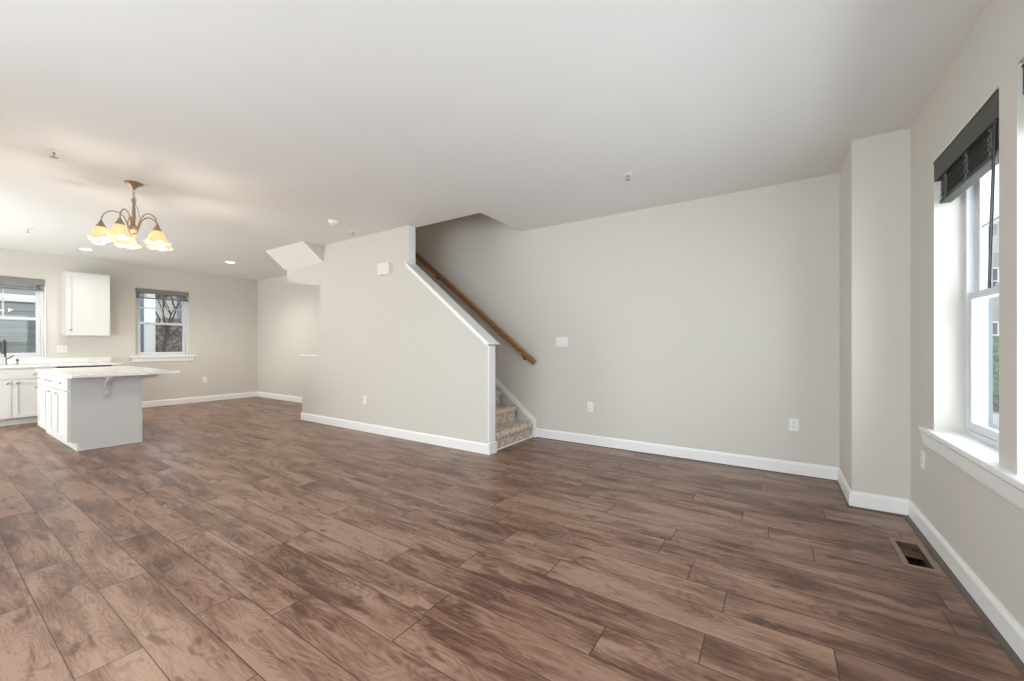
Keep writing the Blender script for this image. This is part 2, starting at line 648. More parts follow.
# boxed-out corner and party wall
m = MB()
m.box(XJ, XR + .22, YJ, YP + T, 0, H)
struct('wall_corner', m, PAINT, 'boxed-out wall corner beside the window')
m = MB()
m.box(XK - T, XJ, YP, YP + T, -.02, H)
m.box(-7.2, -2.88, YP, YP + T, H, 5.4)
struct('wall_back', m, PAINT, 'long greige party wall')
# kitchen wall (x = XK)
K_WIN = [(0.455, 1.304, 1.015, 2.325), (2.452, 3.292, 1.00, 2.325)]
m = MB()
for a, b_, c, d in rects_with_holes(YL - T, YP + T, 0, H, K_WIN):
    m.box(XK - T, XK, a, b_, c, d)
struct('wall_kitchen', m, PAINT, 'kitchen wall with two windows')
# side wall behind the camera; openings invented to let the fill lights in
L_OPEN = [(-3.5, .1, .45, 2.45), (-9.4, -6.4, .08, 2.45)]
m = MB()
for a, b_, c, d in rects_with_holes(XK - T, XR + T, 0, H, L_OPEN):
    m.box(a, b_, YL - T, YL, c, d)
struct('wall_left', m, PAINT, 'side wall behind the viewer')
# stair wall
SL = 0.784
XP = -2.672
m = MB()
m.prism([(XP, 0), (XP, 1.23), (-3.96, 1.23 + (XP + 3.96) * SL), (-3.96, H), (-5.95, H), (-5.95, 1.045), (-6.46, 1.045), (-6.46, 0)], 1, YS, YS2)
struct('wall_stair', m, PAINT, 'stair wall with its sloping open end')
# closes the space under the stairs, and the bulkhead over the far end
m = MB()
m.box(-5.98, -5.90, YS2, YP, 0, 2.28)
struct('wall_understair', m, PAINT)
m = MB()
m.prism([(-6.93, 2.30), (-5.951, 2.15), (-5.951, H), (-6.93, H)], 1, YS, YS2)
m.box(-6.95, -6.05, YS2, YP, 2.52, 2.54)
struct('wall_header', m, PAINT, 'drywall header over the gap past the stair wall')
m = MB()
m.prism([(YS + .001, 2.505), (YS + .001, H), (3.262, H)], 0, -7.0, -5.86)
o = struct('ceiling_bulkhead', m, CEIL, 'small sloping white bulkhead with greige ends under the ceiling')
o.data.materials.append(PAINT)
for p in o.data.polygons:
    if abs(p.normal.x) > .9: p.material_index = 1
# upstairs part of the stairwell
m = MB()
m.box(-7.2, -2.88, YS2 - .1, YS2, H + .234, 5.4)
m.box(-2.88, -2.78, YS2 - .1, YP, H + .234, 5.4)
m.box(-7.3, -7.2, YS2 - .1, YP, H, 5.4)
m.box(-7.3, -6.56, YS2, YP, 2.95, 3.0)
struct('wall_stairwell', m, PAINT, 'upper stairwell walls')
m = MB()
m.box(-7.3, -2.78, YS2 - .1, YP + T, 5.4, 5.5)
struct('ceiling_stairwell', m, CEIL)

# ------------------------------------------------------------------ baseboards
BH, BT = 0.118, 0.016


def base(name, segs):
    m = MB()
    for axis, pos, dirn, a0, a1 in segs:
        prof = [(0, 0), (BT * dirn, 0), (BT * dirn, BH - .022), (BT * .8 * dirn, BH - .012), (BT * .45 * dirn, BH), (0, BH)]
        pts = [(pos + p[0], p[1] + .004) for p in prof]
        m.prism(pts, 1 if axis == 'x' else 0, a0, a1)
    return struct(name, m, TRIM)


base('baseboard_right', [('x', XR, -1, YL, YJ)])
base('baseboard_corner', [('y', YJ, -1, XJ, XR), ('x', XJ, -1, YJ - BT, YP)])
base('baseboard_back', [('y', YP, -1, -2.655, XJ), ('y', YP, -1, XK, -5.98)])
base('baseboard_stair', [('y', YS, -1, -6.46, XP + .001), ('x', -6.46, -1, YS - BT, YS2)])
base('baseboard_kitchen', [('x', XK, 1, 2.13, YP)])
base('baseboard_left', [('y', YL, 1, -5.5, XR)])
# plinth block at the foot of the stair wall end
m = MB()
m.box(XP - .002, XP + .03, YS - BT - .004, YS2 + .002, .004, BH + .012, .002)
struct('trim_1', m, TRIM, 'white plinth at the foot of the stair wall')
# end board of the stair wall
m = MB()
m.box(XP, XP + .014, YS - .004, YS2 - .006, BH + .012, 1.215, .002)
struct('trim_2', m, TRIM, 'white end board of the stair wall')


def slope_z(x):                       # underside of the cap board
    return 1.232 + (XP - x) * SL


# cap board on the sloping edge
m = MB()
x0, x1 = -2.612, -3.975
m.prism([(x0, slope_z(XP) - .002), (XP, slope_z(XP) - .002), (x1, slope_z(x1)), (x1, slope_z(x1) + .036), (x0 - .048, slope_z(x0 - .048) + .036)], 1, YS - .036, YS2 + .036, .003)
m.prism([(XP, slope_z(XP) - .03), (XP, slope_z(XP)), (-3.98, slope_z(-3.98)), (-3.98, slope_z(-3.98) - .03)], 1, YS - .014, YS - .0005)
struct('trim_3', m, TRIM, 'white sloping cap board on the stair wall')
# white jamb board of the opening above the cap
m = MB()
m.box(-3.962, -3.955, YS - .001, YS2, slope_z(-3.96) + .02, H)
struct('trim_4', m, TRIM, 'pale edge of the stair opening')
# skirt board with moulding along the party wall
RX0, RISE, RUN = -2.70, 0.2, 0.255


def skirt_z(x):
    return .238 + (-2.668 - x) * SL


m = MB()
m.prism([(-2.655, .004), (-2.655, .232), (-2.668, .246), (-6.2, skirt_z(-6.2)), (-6.2, skirt_z(-6.2) - .5), (-3.2, .004)], 1, YP - .012, YP)
struct('trim_12', m, PANEL, 'skirt board panel beside the carpeted steps')
m = MB()
m.prism([(-2.648, .004), (-2.648, .232), (-2.668, .250), (-6.2, skirt_z(-6.2) + .01), (-6.2, skirt_z(-6.2) - .052), (-2.70, .205), (-2.70, .004)], 1, YP - .032, YP - .0125)
struct('trim_5', m, TRIM, 'white diagonal skirt moulding beside the carpeted steps')
# ledge board on the low wall end
m = MB()
m.box(-6.485, -5.949, YS - .022, YS2 + .02, 1.045, 1.068, .003)
struct('trim_6', m, TRIM, 'narrow white ledge at the low end of the stair wall')
# white corner bead at the high end
# shoe moulding (brown) in front of the baseboards
m = MB()
def shoe(axis, pos, dirn, a0, a1, w=.012, h=.012):
    m.prism([(pos, 0.0005), (pos + w * dirn, 0.0005), (pos + w * dirn * .8, h * .6), (pos, h)], 1 if axis == 'x' else 0, a0, a1)
shoe('x', XR - BT, -1, YL + .05, YJ - BT, .024, .016)
shoe('y', YJ - BT, -1, XJ - BT - .012, XR - BT)
shoe('x', XJ - BT, -1, YJ - BT - .012, YP - BT)
shoe('y', YP - BT, -1, -2.64, XJ - BT, .008, .008)
struct('trim_7', m, SHOE, 'thin brown shoe strip at the foot of the baseboards')

# ------------------------------------------------------------------ carpeted staircase
st = thing('staircase', 'carpeted stairs with mottled tan pile rising behind the greige stair wall', 'stairs', (RX0, (YS2 + YP) / 2, 0))
N_ST = 15
for k in range(N_ST):
    xf = RX0 - k * RUN
    z0, z1 = k * RISE, (k + 1) * RISE
    prof = []
    r = .046
    xn = xf + .018
    prof.append((xf - .004, z0 + (.012 if k == 0 else 0)))
    prof.append((xf, z1 - .07))
    for j in range(7):
        t = -math.pi / 2 + math.pi * j / 6
        prof.append((xn - r + r * math.cos(t) + .002, z1 - r + r * math.sin(t)))
    xb = xf - RUN - .01
    prof += [(xb, z1), (xb, z0 - .05 if k else .0), (xf - .03, z0 - (.05 if k else 0))]
    mb = MB()
    mb.prism(prof, 1, YS2 + .002, YP - .034)
    o = mb.build('carpeted_step', CARPET, st, smooth=True)
mb = MB()
mb.prism([(RX0 - .3, .0), (RX0 - .3, .15), (RX0 - 11 * RUN, 11 * RISE - .05), (RX0 - 11 * RUN, 11 * RISE - .3)], 1, YS2 + .003, YP - .035)
mb.build('stringer', TRIM, st)
mb = MB()
mb.box(RX0 - .01, RX0 + .008, YS2 + .012, YP - .026, .001, .013)
tag(mb.build('shoe_strip', TRIM, st), 'white strip under the first riser')

# handrail on the party wall
RS = 0.7716
hr = thing('handrail', 'oak stair handrail fixed to the party wall on metal brackets', 'handrail', (-2.69, YP, 1.0))
ang = math.atan(RS)


def rail_z(x):
    return 1.024 + (-2.69 - x) * RS


prof = [(-.026, -.030), (.026, -.030), (.030, -.012), (.020, -.004), (.020, .002), (.032, .010), (.030, .024), (.016, .034), (-.016, .034), (-.030, .024), (-.032, .010), (-.020, .002), (-.020, -.004), (-.030, -.012)]
mb = MB()
A, B = [], []
for xe, lst in ((-2.645, A), (-6.35, B)):
    for (py, pz) in prof:
        c = Vector((xe, 4.545 + py, rail_z(xe)))
        lst.append(mb.bm.verts.new(c + Vector((pz * math.sin(ang), 0, pz * math.cos(ang)))))
mb.bm.faces.new(A); mb.bm.faces.new(B[::-1])
for i in range(len(prof)):
    j = (i + 1) % len(prof)
    mb.bm.faces.new((A[i], B[i], B[j], A[j]))
mb.build('rail', OAK, hr)
for bx in (-2.83, -4.42, -5.9):
    mb = MB()
    z = rail_z(bx)
    mb.tube([(bx, YP - .002, z - .085), (bx, YP - .03, z - .085), (bx, YP - .062, z - .07), (bx, 4.545, z - .032)], .007, 8)
    mb.lathe([(.028, -.001), (.028, -.007), (.012, -.011)], (bx, YP, z - .085), 16, 'y')
    mb.build('bracket', DARKMETAL, hr, smooth=True)

# ------------------------------------------------------------------ windows
def window(name, horizontal, pos, out, a0, a1, z0, z1, recess, label, depth=.07, muntins=(1, 1), screen=True):
    root = bpy.data.objects.new(name, None); COL.objects.link(root)
    root['kind'] = 'structure'; root['label'] = label

    def bx(mb, p0, p1, b0, b1, c0, c1, bev=0.0):
        if horizontal: mb.box(pos + out * b0, pos + out * b1, p0, p1, c0, c1, bev)
        else: mb.box(p0, p1, pos + out * b0, pos + out * b1, c0, c1, bev)
    root.location = (pos, (a0 + a1) / 2, z0) if horizontal else ((a0 + a1) / 2, pos, z0)
    r0 = recess
    fw = .038
    mb = MB()
    for (p, q, c, d) in ((a0, a0 + fw, z0, z1), (a1 - fw, a1, z0, z1), (a0 + fw, a1 - fw, z0, z0 + fw * .9), (a0 + fw, a1 - fw, z1 - fw, z1)):
        bx(mb, p, q, r0, r0 + depth + .012, c, d)
    for (p, q) in ((a0 + fw, a0 + fw + .008), (a1 - fw - .008, a1 - fw)):        # track ribs
        bx(mb, p, q, r0 + depth * .46, r0 + depth * .54, z0 + fw, z1 - fw)
    mb.build('window_frame', VINYL, root)
    zm = z0 + (z1 - z0) * .49
    sw = .045
    ia0, ia1 = a0 + fw + .003, a1 - fw - .003
    for nm, c, d, b0, b1, mun in (('lower_sash', z0 + fw * .9, zm + .02, r0 + .006, r0 + depth * .46, None), ('upper_sash', zm - .02, z1 - fw, r0 + depth * .54, r0 + depth, muntins)):
        mb = MB()
        bx(mb, ia0, ia0 + sw, b0, b1, c, d, .003)
        bx(mb, ia1 - sw, ia1, b0, b1, c, d, .003)
        bx(mb, ia0 + sw, ia1 - sw, b0, b1, c, c + sw * 1.05, .003)
        bx(mb, ia0 + sw, ia1 - sw, b0, b1, d - sw * .9, d, .003)
        if mun:
            bm_ = (b0 + b1) / 2
            for k in range(mun[0]):
                x = ia0 + sw + (ia1 - ia0 - 2 * sw) * (k + 1) / (mun[0] + 1)
                bx(mb, x - .008, x + .008, bm_ - .006, bm_ + .006, c + sw, d - sw)
            for k in range(mun[1]):
                z = c + sw + (d - c - 2 * sw) * (k + 1) / (mun[1] + 1)
                bx(mb, ia0 + sw, ia1 - sw, bm_ - .006, bm_ + .006, z - .008, z + .008)
        s_ = mb.build(nm, VINYL, root)
        mb = MB()
        bm_ = (b0 + b1) / 2
        bx(mb, ia0 + sw - .005, ia1 - sw + .005, bm_ - .002, bm_ + .002, c + sw * .9, d - sw * .8)
        mb.build('pane', GLASS, s_)
        if nm == 'lower_sash':
            mb = MB()
            am = (a0 + a1) / 2
            bx(mb, am - .03, am + .03, b0 - .004, b0 + .014, d - .004, d + .012, .003)
            mb.build('sash_lock', VINYL, s_)
    if screen:
        mb = MB()
        bx(mb, a0 + fw, a1 - fw, r0 + depth + .002, r0 + depth + .003, z0 + fw, zm)
        mb.build('insect_screen', SCREEN, root)
    return root


for i, (p, q) in enumerate(R_WIN):
    window('window_%d' % (i + 1), True, XR, 1, p, q, WZ0, WZ1, .125,
           ['white double-hung window nearest the far corner', 'white double-hung window beyond the wall post', 'white double-hung window nearest the viewer'][i], screen=False)
for i, (p, q) in enumerate(((-3.5, -2.3), (-2.3, -1.1), (-1.1, .1))):  # invented windows, glazing the opening made for the side fill
    window('window_%d' % (i + 6), False, YL, -1, p, q, .45, 2.45, .03, 'added double-hung window in the unseen side wall, for fill light', screen=False)
for i, (p, q) in enumerate(((-9.4, -7.9), (-7.9, -6.4))):  # invented patio doors, glazing the kitchen-end opening made for fill light
    r_ = bpy.data.objects.new('door_%d' % (i + 1), None); COL.objects.link(r_)
    r_.location = (p, YL, .08); r_['kind'] = 'structure'; r_['label'] = 'added glazed patio door leaf in the unseen side wall, for fill light'
    mb = MB()
    for a, b_, c, d in rects_with_holes(p, q, .08, 2.45, [(p + .09, q - .09, .22, 2.35)]):
        mb.box(a, b_, YL - .08, YL - .035, c, d)
    mb.build('door_frame', VINYL, r_)
    MB().box(p + .085, q - .085, YL - .060, YL - .055, .215, 2.355).build('pane', GLASS, r_)
window('window_4', True, XK, -1, *K_WIN[0], .055, 'white double-hung window over the kitchen sink')
window('window_5', True, XK, -1, *K_WIN[1], .055, 'white double-hung kitchen window right of the wall cabinet')

# sills
m = MB()
m.box(XR - .035, XR + .127, .46, 3.585, .676, .706, .006)
m.prism([(XR, .672), (XR - .03, .672), (XR - .026, .652), (XR - .018, .60), (XR - .012, .585), (XR, .585)], 1, .5, 3.56)
struct('trim_8', m, TRIM, 'deep white sill and apron under the tall windows')
m = MB()
m.box(XK - .056, XK + .04, 2.352, 3.414, .975, 1.002, .005)
m.prism([(XK, .975), (XK + .022, .975), (XK + .018, .90), (XK + .008, .885), (XK, .885)], 1, 2.39, 3.375)
struct('trim_9', m, TRIM, 'white sill and apron of the right kitchen window')
m = MB()
m.box(XK - .056, XK + .02, .455, 1.304, 1.0, 1.017, .003)
struct('trim_10', m, TRIM, 'white sill of the sink window')
# casing strip beside the sink window
m = MB()
m.box(XK, XK + .012, 1.304, 1.318, 1.0, 2.20, .003)
m.box(XK, XK + .012, .415, .455, 1.0, 2.20, .003)
struct('trim_11', m, TRIM)


# blinds -------------------------------------------------------------
def blind(label, x, inward, y0, y1, ztop, zval, zbot, mat, cords, slats=True, wand=None, proud=.012):
    """stacked-up slatted blind; x = wall face, inward = -1/+1 towards the room"""
    t = thing('window_blind', label, 'window blind', (x, (y0 + y1) / 2, zbot))
    mb = MB()
    d = proud
    xa, xb = x + inward * (d - .012), x + inward * d
    mb.box(xa, xb, y0, y1, zval, ztop, .003)
    mb.box(xa, xa - inward * .07, y0, y0 + .008, zval, ztop, .002)
    mb.box(xa, xa - inward * .07, y1 - .008, y1, zval, ztop, .002)
    mb.prism([(xb, ztop - .012), (xb + inward * .003, ztop - .010), (xb + inward * .002, ztop - .0), (xb, ztop)], 1, y0, y1)
    mb.build('valance', mat, t)
    n = 13 if slats else 6
    mb = MB()
    zs0, zs1 = zbot + .022, zval + .035
    for k in range(n):
        z = zs0 + (zs1 - zs0) * k / (n - 1)
        jit = random.uniform(-.003, .003)
        mb.prism([(x + inward * (d - .070 + jit), z), (x + inward * (d - .022 + jit), z + .001), (x + inward * (d - .022 + jit), z + .0038), (x + inward * (d - .046 + jit), z + .0062), (x + inward * (d - .070 + jit), z + .003)], 1, y0 + .015, y1 - .015)
    mb.build('slats', mat, t)
    mb = MB()
    mb.box(x + inward * (d - .070), x + inward * (d - .020), y0 + .014, y1 - .014, zbot, zbot + .02, .004)
    mb.build('bottom_rail', mat, t)
    for c in cords:
        mb = MB()
        xx = x + inward * (d - .018)
        for dy in (-.012, .012):
            pts = []
            for k in range(12):
                pts.append((xx + inward * .004 * math.sin(k * 2.1), c + dy + .007 * math.sin(k * 1.7 + dy * 90), zval + .01 - (zval + .01 - zbot) * k / 11))
            mb.tube(pts, .0022, 6)
        for k in range(5):
            z = zbot + .02 + (zval - zbot - .03) * k / 4
            mb.tube([(xx, c - .014, z), (xx + inward * .008, c, z - .006), (xx, c + .014, z)], .0018, 5)
        mb.build('ladder_cord', CORD, t, smooth=True)
    if wand:
        (wy0, wz0), (wy1, wz1) = wand
        mb = MB()
        mb.tube([(x + inward * (d + .004), wy0, wz0), (x + inward * (d + .004), wy1, wz1)], .006, 8)
        mb.build('tilt_wand', BLACK if mat is BLIND else mat, t, smooth=True)
    return t


blind('charcoal slatted blind pulled up in the tall window nearest the far corner', XR, -1, 2.592, 3.425, 2.325, 2.205, 2.065, BLIND, (2.72, 3.0, 3.30), wand=((2.60, 2.20), (2.66, 1.475)), proud=.002)
blind('charcoal slatted blind at the right edge, past the wall post', XR, -1, 1.592, 2.425, 2.325, 2.205, 2.065, BLIND, (1.72, 2.0, 2.30), wand=((1.66, 2.20), (1.67, 1.475)), proud=-.012)
blind('taupe blind pulled up over the right kitchen window', XK, 1, 2.462, 3.285, 2.32, 2.245, 2.135, TAUPE, (2.6, 3.22), slats=False)
blind('taupe blind pulled up over the sink window', XK, 1, .46, 1.300, 2.32, 2.225, 2.125, TAUPE, (.72, 1.16), slats=False)

# ------------------------------------------------------------------ kitchen wall run
CT = 0.912      # worktop height


def shaker(mb, axis, face, out, a0, a1, z0, z1, frame=.055, th=.02):
    """door / drawer front, raised frame around a recessed panel"""
    def bx(p, q, c, d, t0, t1, bev=.0015):
        if axis == 'x': mb.box(face + out * t0, face + out * t1, p, q, c, d, bev)
        else: mb.box(p, q, face + out * t0, face + out * t1, c, d, bev)
    if z1 - z0 < .2:
        bx(a0, a1, z0, z1, 0, th, .003)
        return
    bx(a0, a0 + frame, z0, z1, 0, th); bx(a1 - frame, a1, z0, z1, 0, th)
    bx(a0 + frame, a1 - frame, z0, z0 + frame, 0, th); bx(a0 + frame, a1 - frame, z1 - frame, z1, 0, th)
    bx(a0 + frame - .002, a1 - frame + .002, z0 + frame - .002, z1 - frame + .002, 0, th * .45)


def knob(parent, axis, face, out, a, z):
    mb = MB()
    prof = [(.007, 0), (.006, .012), (.016, .016), (.018, .025), (.010, .031)]
    prof = [(r, h * out) for r, h in prof]
    c = (face, a, z) if axis == 'x' else (a, face, z)
    mb.lathe(prof, c, 12, axis)
    return mb.build('knob', CHROME, parent, smooth=True)


def base_cabinet(name, label, axis, face, out, a0, a1, depth, fronts, top=CT, hollow=False):
    """face: front plane; out: direction the doors look; fronts: list (kind, a0, a1, z0, z1, knobs)"""
    loc = (face - out * depth / 2, (a0 + a1) / 2, 0) if axis == 'x' else ((a0 + a1) / 2, face - out * depth / 2, 0)
    t = thing(name, label, 'cabinet', loc)
    back = face - out * depth

    def bx(mb, p, q, f0, f1, c, d, bev=0.0):
        if axis == 'x': mb.box(f0, f1, p, q, c, d, bev)
        else: mb.box(p, q, f0, f1, c, d, bev)
    mb = MB()
    if hollow:
        bx(mb, a0, a1, back, face, .105, .66)
        bx(mb, a0, a0 + .018, back, face, .66, top - .035); bx(mb, a1 - .018, a1, back, face, .66, top - .035)
        bx(mb, a0, a1, face - out * .02, face, .66, top - .035); bx(mb, a0, a1, back, back + out * .02, .66, top - .035)
    else:
        bx(mb, a0, a1, back, face, .105, top - .035)
    bx(mb, a0, a1, back, face - out * .075, .002, .105)
    mb.build('body', CABW, t)
    for kind, p, q, c, d, knobs in fronts:
        mb = MB()
        shaker(mb, axis, face + out * .0005, out, p, q, c, d)
        f = mb.build(kind, CABW, t)
        for (ka, kz) in knobs:
            knob(f, axis, face + out * .0205, out, ka, kz)
    return t


FK = -9.66      # face of the base cabinets
base_cabinet('sink_cabinet', 'white sink base cabinet with two doors under the sink window', 'x', FK, 1, .445, 1.355, .617,
             [('drawer_front', .455, 1.345, .705, .845, ((.66, .775), (1.115, .775))),
              ('door', .455, .897, .115, .690, ((.855, .645),)),
              ('door', .903, 1.345, .115, .690, ((.945, .645),))], hollow=True)
base_cabinet('drawer_cabinet', 'white base cabinet at the left picture edge beside the sink cabinet', 'x', FK, 1, -.30, .443, .617,
             [('drawer_front', -.29, .433, .705, .845, ((.07, .775),)),
              ('door', -.29, .069, .115, .690, ((.03, .645),)),
              ('door', .075, .433, .115, .690, ((.11, .645),))])
# dishwasher with black front, mostly hidden behind the island
t = thing('dishwasher', 'black-fronted dishwasher mostly hidden behind the island', 'dishwasher', (-9.95, 1.67, 0))
MB().box(XK + .01, FK, 1.36, 1.985, .02, CT - .037).build('body', BLACK, t)
MB().box(FK, FK + .025, 1.365, 1.98, .10, .78, .004).build('door', BLACK, t)
MB().box(FK, FK + .027, 1.365, 1.98, .785, CT - .039, .004).build('control_panel', BLACK, t)
mb = MB()
mb.tube([(FK + .025, 1.43, .74), (FK + .055, 1.43, .74), (FK + .055, 1.91, .74), (FK + .025, 1.91, .74)], .008, 8)
mb.build('handle', CHROME, t, smooth=True)
t = thing('cabinet_end_panel', 'white end panel closing the cabinet run beside the dishwasher', 'cabinet panel', (-9.95, 2.04, 0))
MB().box(XK + .001, FK + .02, 1.99, 2.08, .105, CT - .036, .002).build('panel', CABW, t)
MB().box(XK + .001, FK - .06, 1.99, 2.08, .002, .105).build('toe_board', CABW, t)
# worktop
t = thing('kitchen_worktop', 'pale stone worktop along the wall under the sink window', 'worktop', (-9.95, .9, CT - .035))
mb = MB()
for a, b_, c, d in rects_with_holes(-.32, 2.11, XK + .001, FK + .04, [(.60, 1.16, -10.02, -9.76)]):
    mb.box(c, d, a, b_, CT - .034, CT)
mb.build('slab', QUARTZ, t)
MB().box(XK + .001, XK + .022, -.32, 2.11, CT, 1.0, .002).build('backsplash', QUARTZ, t)
mb = MB()
mb.box(-10.02, -9.76, .60, 1.16, CT - .22, CT - .21)
mb.box(-10.03, -10.02, .59, 1.17, CT - .22, CT - .035); mb.box(-9.76, -9.75, .59, 1.17, CT - .22, CT - .035)
mb.box(-10.02, -9.76, .59, .60, CT - .22, CT - .035); mb.box(-10.02, -9.76, 1.16, 1.17, CT - .22, CT - .035)
mb.build('sink_basin', CHROME, t)
# faucet
fx, fy = -10.12, .878
t = thing('kitchen_faucet', 'dark pull-down kitchen faucet standing behind the sink', 'faucet', (fx, fy, CT))
mb = MB()
mb.lathe([(.028, 0), (.028, .008), (.019, .014), (.017, .10), (.014, .12)], (fx, fy, CT), 16)
mb.build('base', CHROME, t, smooth=True)
mb = MB()
pts = [(fx, fy, CT + .11), (fx, fy, CT + .28)]
for k in range(9):
    a = math.pi * k / 8
    pts.append((fx + .075 - .075 * math.cos(a), fy - .012 * (1 - math.cos(a)), CT + .30 + .08 * math.sin(a)))
mb.tube(pts, .013, 10)
mb.build('spout', DARKMETAL, t, smooth=True)
mb = MB()
mb.tube([(fx + .15, fy - .024, CT + .30), (fx + .152, fy - .026, CT + .24), (fx + .154, fy - .03, CT + .17)], [.015, .018, .023], 12)
mb.build('spray_head', DARKMETAL, t, smooth=True)
mb = MB()
mb.tube([(fx, fy + .015, CT + .09), (fx, fy + .05, CT + .11), (fx, fy + .085, CT + .15)], [.008, .007, .006], 8)
mb.build('lever', DARKMETAL, t, smooth=True)
t = thing('soap_dispenser', 'small metal soap dispenser right of the faucet', 'soap dispenser', (fx, 1.0, CT))
mb = MB()
mb.lathe([(.02, 0), (.02, .006), (.011, .012), (.010, .05), (.013, .055)], (fx, 1.0, CT), 14)
mb.build('neck', CHROME, t, smooth=True)
mb = MB()
mb.lathe([(.013, .055), (.015, .062), (.014, .085), (.006, .09)], (fx, 1.0, CT), 14)
mb.tube([(fx, 1.0, CT + .078), (fx + .04, 1.0, CT + .085), (fx + .075, 1.0, CT + .07)], .006, 8)
mb.build('pump', DARKMETAL, t, smooth=True)
# wall cabinet
t = thing('wall_cabinet', 'white single-door wall cabinet hung between the two kitchen windows', 'cabinet', (-10.12, 1.76, 1.38))
MB().box(XK + .001, -9.97, 1.497, 2.035, 1.385, 2.455, .002).build('body', CABW, t)
mb = MB()
shaker(mb, 'x', -9.969, 1, 1.50, 2.032, 1.388, 2.452)
f = mb.build('door', CABW, t)
knob(f, 'x', -9.949, 1, 1.552, 1.478)
mb = MB()
mb.box(XK + .001, -9.955, 1.492, 2.04, 2.455, 2.472, .003)
mb.build('top_moulding', CABW, t)

# ------------------------------------------------------------------ island
IY = 1.04       # front face (looks towards -y)
IE = -6.70      # end face
IT = .893       # island worktop height
ID = .612
isl = [(-7.312, IE, 'white island cabinet with one drawer and one door, nearest the grey end panel', 1),
       (-8.085, -7.316, 'white island cabinet with one wide drawer and two doors, middle of the island run', 2),
       (-8.53, -8.089, 'white island cabinet at the far end of the island run, beside the sink cabinets', 1)]
first = None
for (a0, a1, lab, nd) in isl:
    g = .009
    fr = [('drawer', a0 + g, a1 - g, .695, .838, ((((a0 + a1) / 2 - (.14 if nd == 2 else 0), .775),) + ((((a0 + a1) / 2 + .14), .775),) * (nd - 1)))]
    if nd == 1:
        fr.append(('door', a0 + g, a1 - g, .115, .685, ((a0 + .06, .64),)))
    else:
        mid = (a0 + a1) / 2
        fr.append(('door', a0 + g, mid - .002, .115, .685, ((mid - .045, .64),)))
        fr.append(('door', mid + .002, a1 - g, .115, .685, ((mid + .045, .64),)))
    c = base_cabinet('island_cabinet', lab, 'y', IY, -1, a0, a1, ID, fr, top=IT)
    if first is None: first = c
# end panel with toe notch, plus back panel
mb = MB()
mb.prism([(IY + .0, .105), (IY + .078, .105), (IY + .078, .003), (IY + ID - .002, .003), (IY + ID - .002, IT - .036), (IY, IT - .036)], 0, IE, IE + .012, .001)
tag(mb.build('end_panel', PANEL, first), 'pale grey finished end panel with toe notch')
mb = MB()
mb.box(IE + .001, IE + .02, IY + ID - .018, IY + ID + .004, .003, IT - .036, .001)
mb.build('corner_strip', PANEL, first)
mb = MB()
mb.box(IE - .02, IE + .022, IY + .05, IY + ID + .006, .002, .016, .001)
mb.box(-8.53, IE + .002, IY + .055, IY + .074, .002, .10)
mb.build('toe_board', CABW, first)
# worktop with overhang
t = thing('island_worktop', 'glossy pale stone worktop overhanging the island', 'worktop', (-7.7, 1.48, IT - .034))
mb = MB()
mb.box(-8.57, -6.40, IY - .035, 1.955, IT - .034, IT, .005)
mb.build('slab', QUARTZ, t)


def corbel(label, origin, d, w, reach, drop):
    """d: unit direction away from the cabinet"""
    t = thing('worktop_bracket', label, 'bracket', origin)
    ox, oy, oz = origin
    mb = MB()
    pr = [(0, 0), (reach, 0), (reach, -.022), (reach * .86, -.035), (reach * .78, -.055)]
    for k in range(1, 8):
        a = math.pi / 2 * k / 7
        pr.append((reach * .72 * (1 - math.sin(a)) + .028, -.055 - (drop * .72 - .055) * (1 - math.cos(a))))
    pr += [(.034, -drop * .85), (.022, -drop), (0, -drop)]
    if d[0]:
        mb.prism([(ox + d[0] * p, oz + q) for p, q in pr], 1, oy - w / 2, oy + w / 2, .002)
    else:
        mb.prism([(oy + d[1] * p, oz + q) for p, q in pr], 0, ox - w / 2, ox + w / 2, .002)
    mb.build('scroll', PANEL, t)
    mb = MB()
    if d[0]: mb.box(ox, ox + .014, oy - w * .8, oy + w * .8, oz - drop - .012, oz - .002, .002)
    else: mb.box(ox - w * .8, ox + w * .8, oy, oy + .014, oz - drop - .012, oz - .002, .002)
    mb.build('back_plate', PANEL, t)
    return t


corbel('curved grey bracket under the worktop on the grey island end', (IE + .013, 1.335, IT - .035), (1, 0), .036, .20, .255)
corbel('curved pale bracket sticking out past the right edge of the island', (IE - .06, IY + ID + .001, IT - .035), (0, 1), .04, .20, .09)

# ------------------------------------------------------------------ plates and boxes on the walls
def wall_point(axis, pos, out):
    def bx(mb, a, b_, t0, t1, c, d, bev=0.0):
        if axis == 'x': mb.box(pos + out * t0, pos + out * t1, a, b_, c, d, bev)
        else: mb.box(a, b_, pos + out * t0, pos + out * t1, c, d, bev)
    return bx


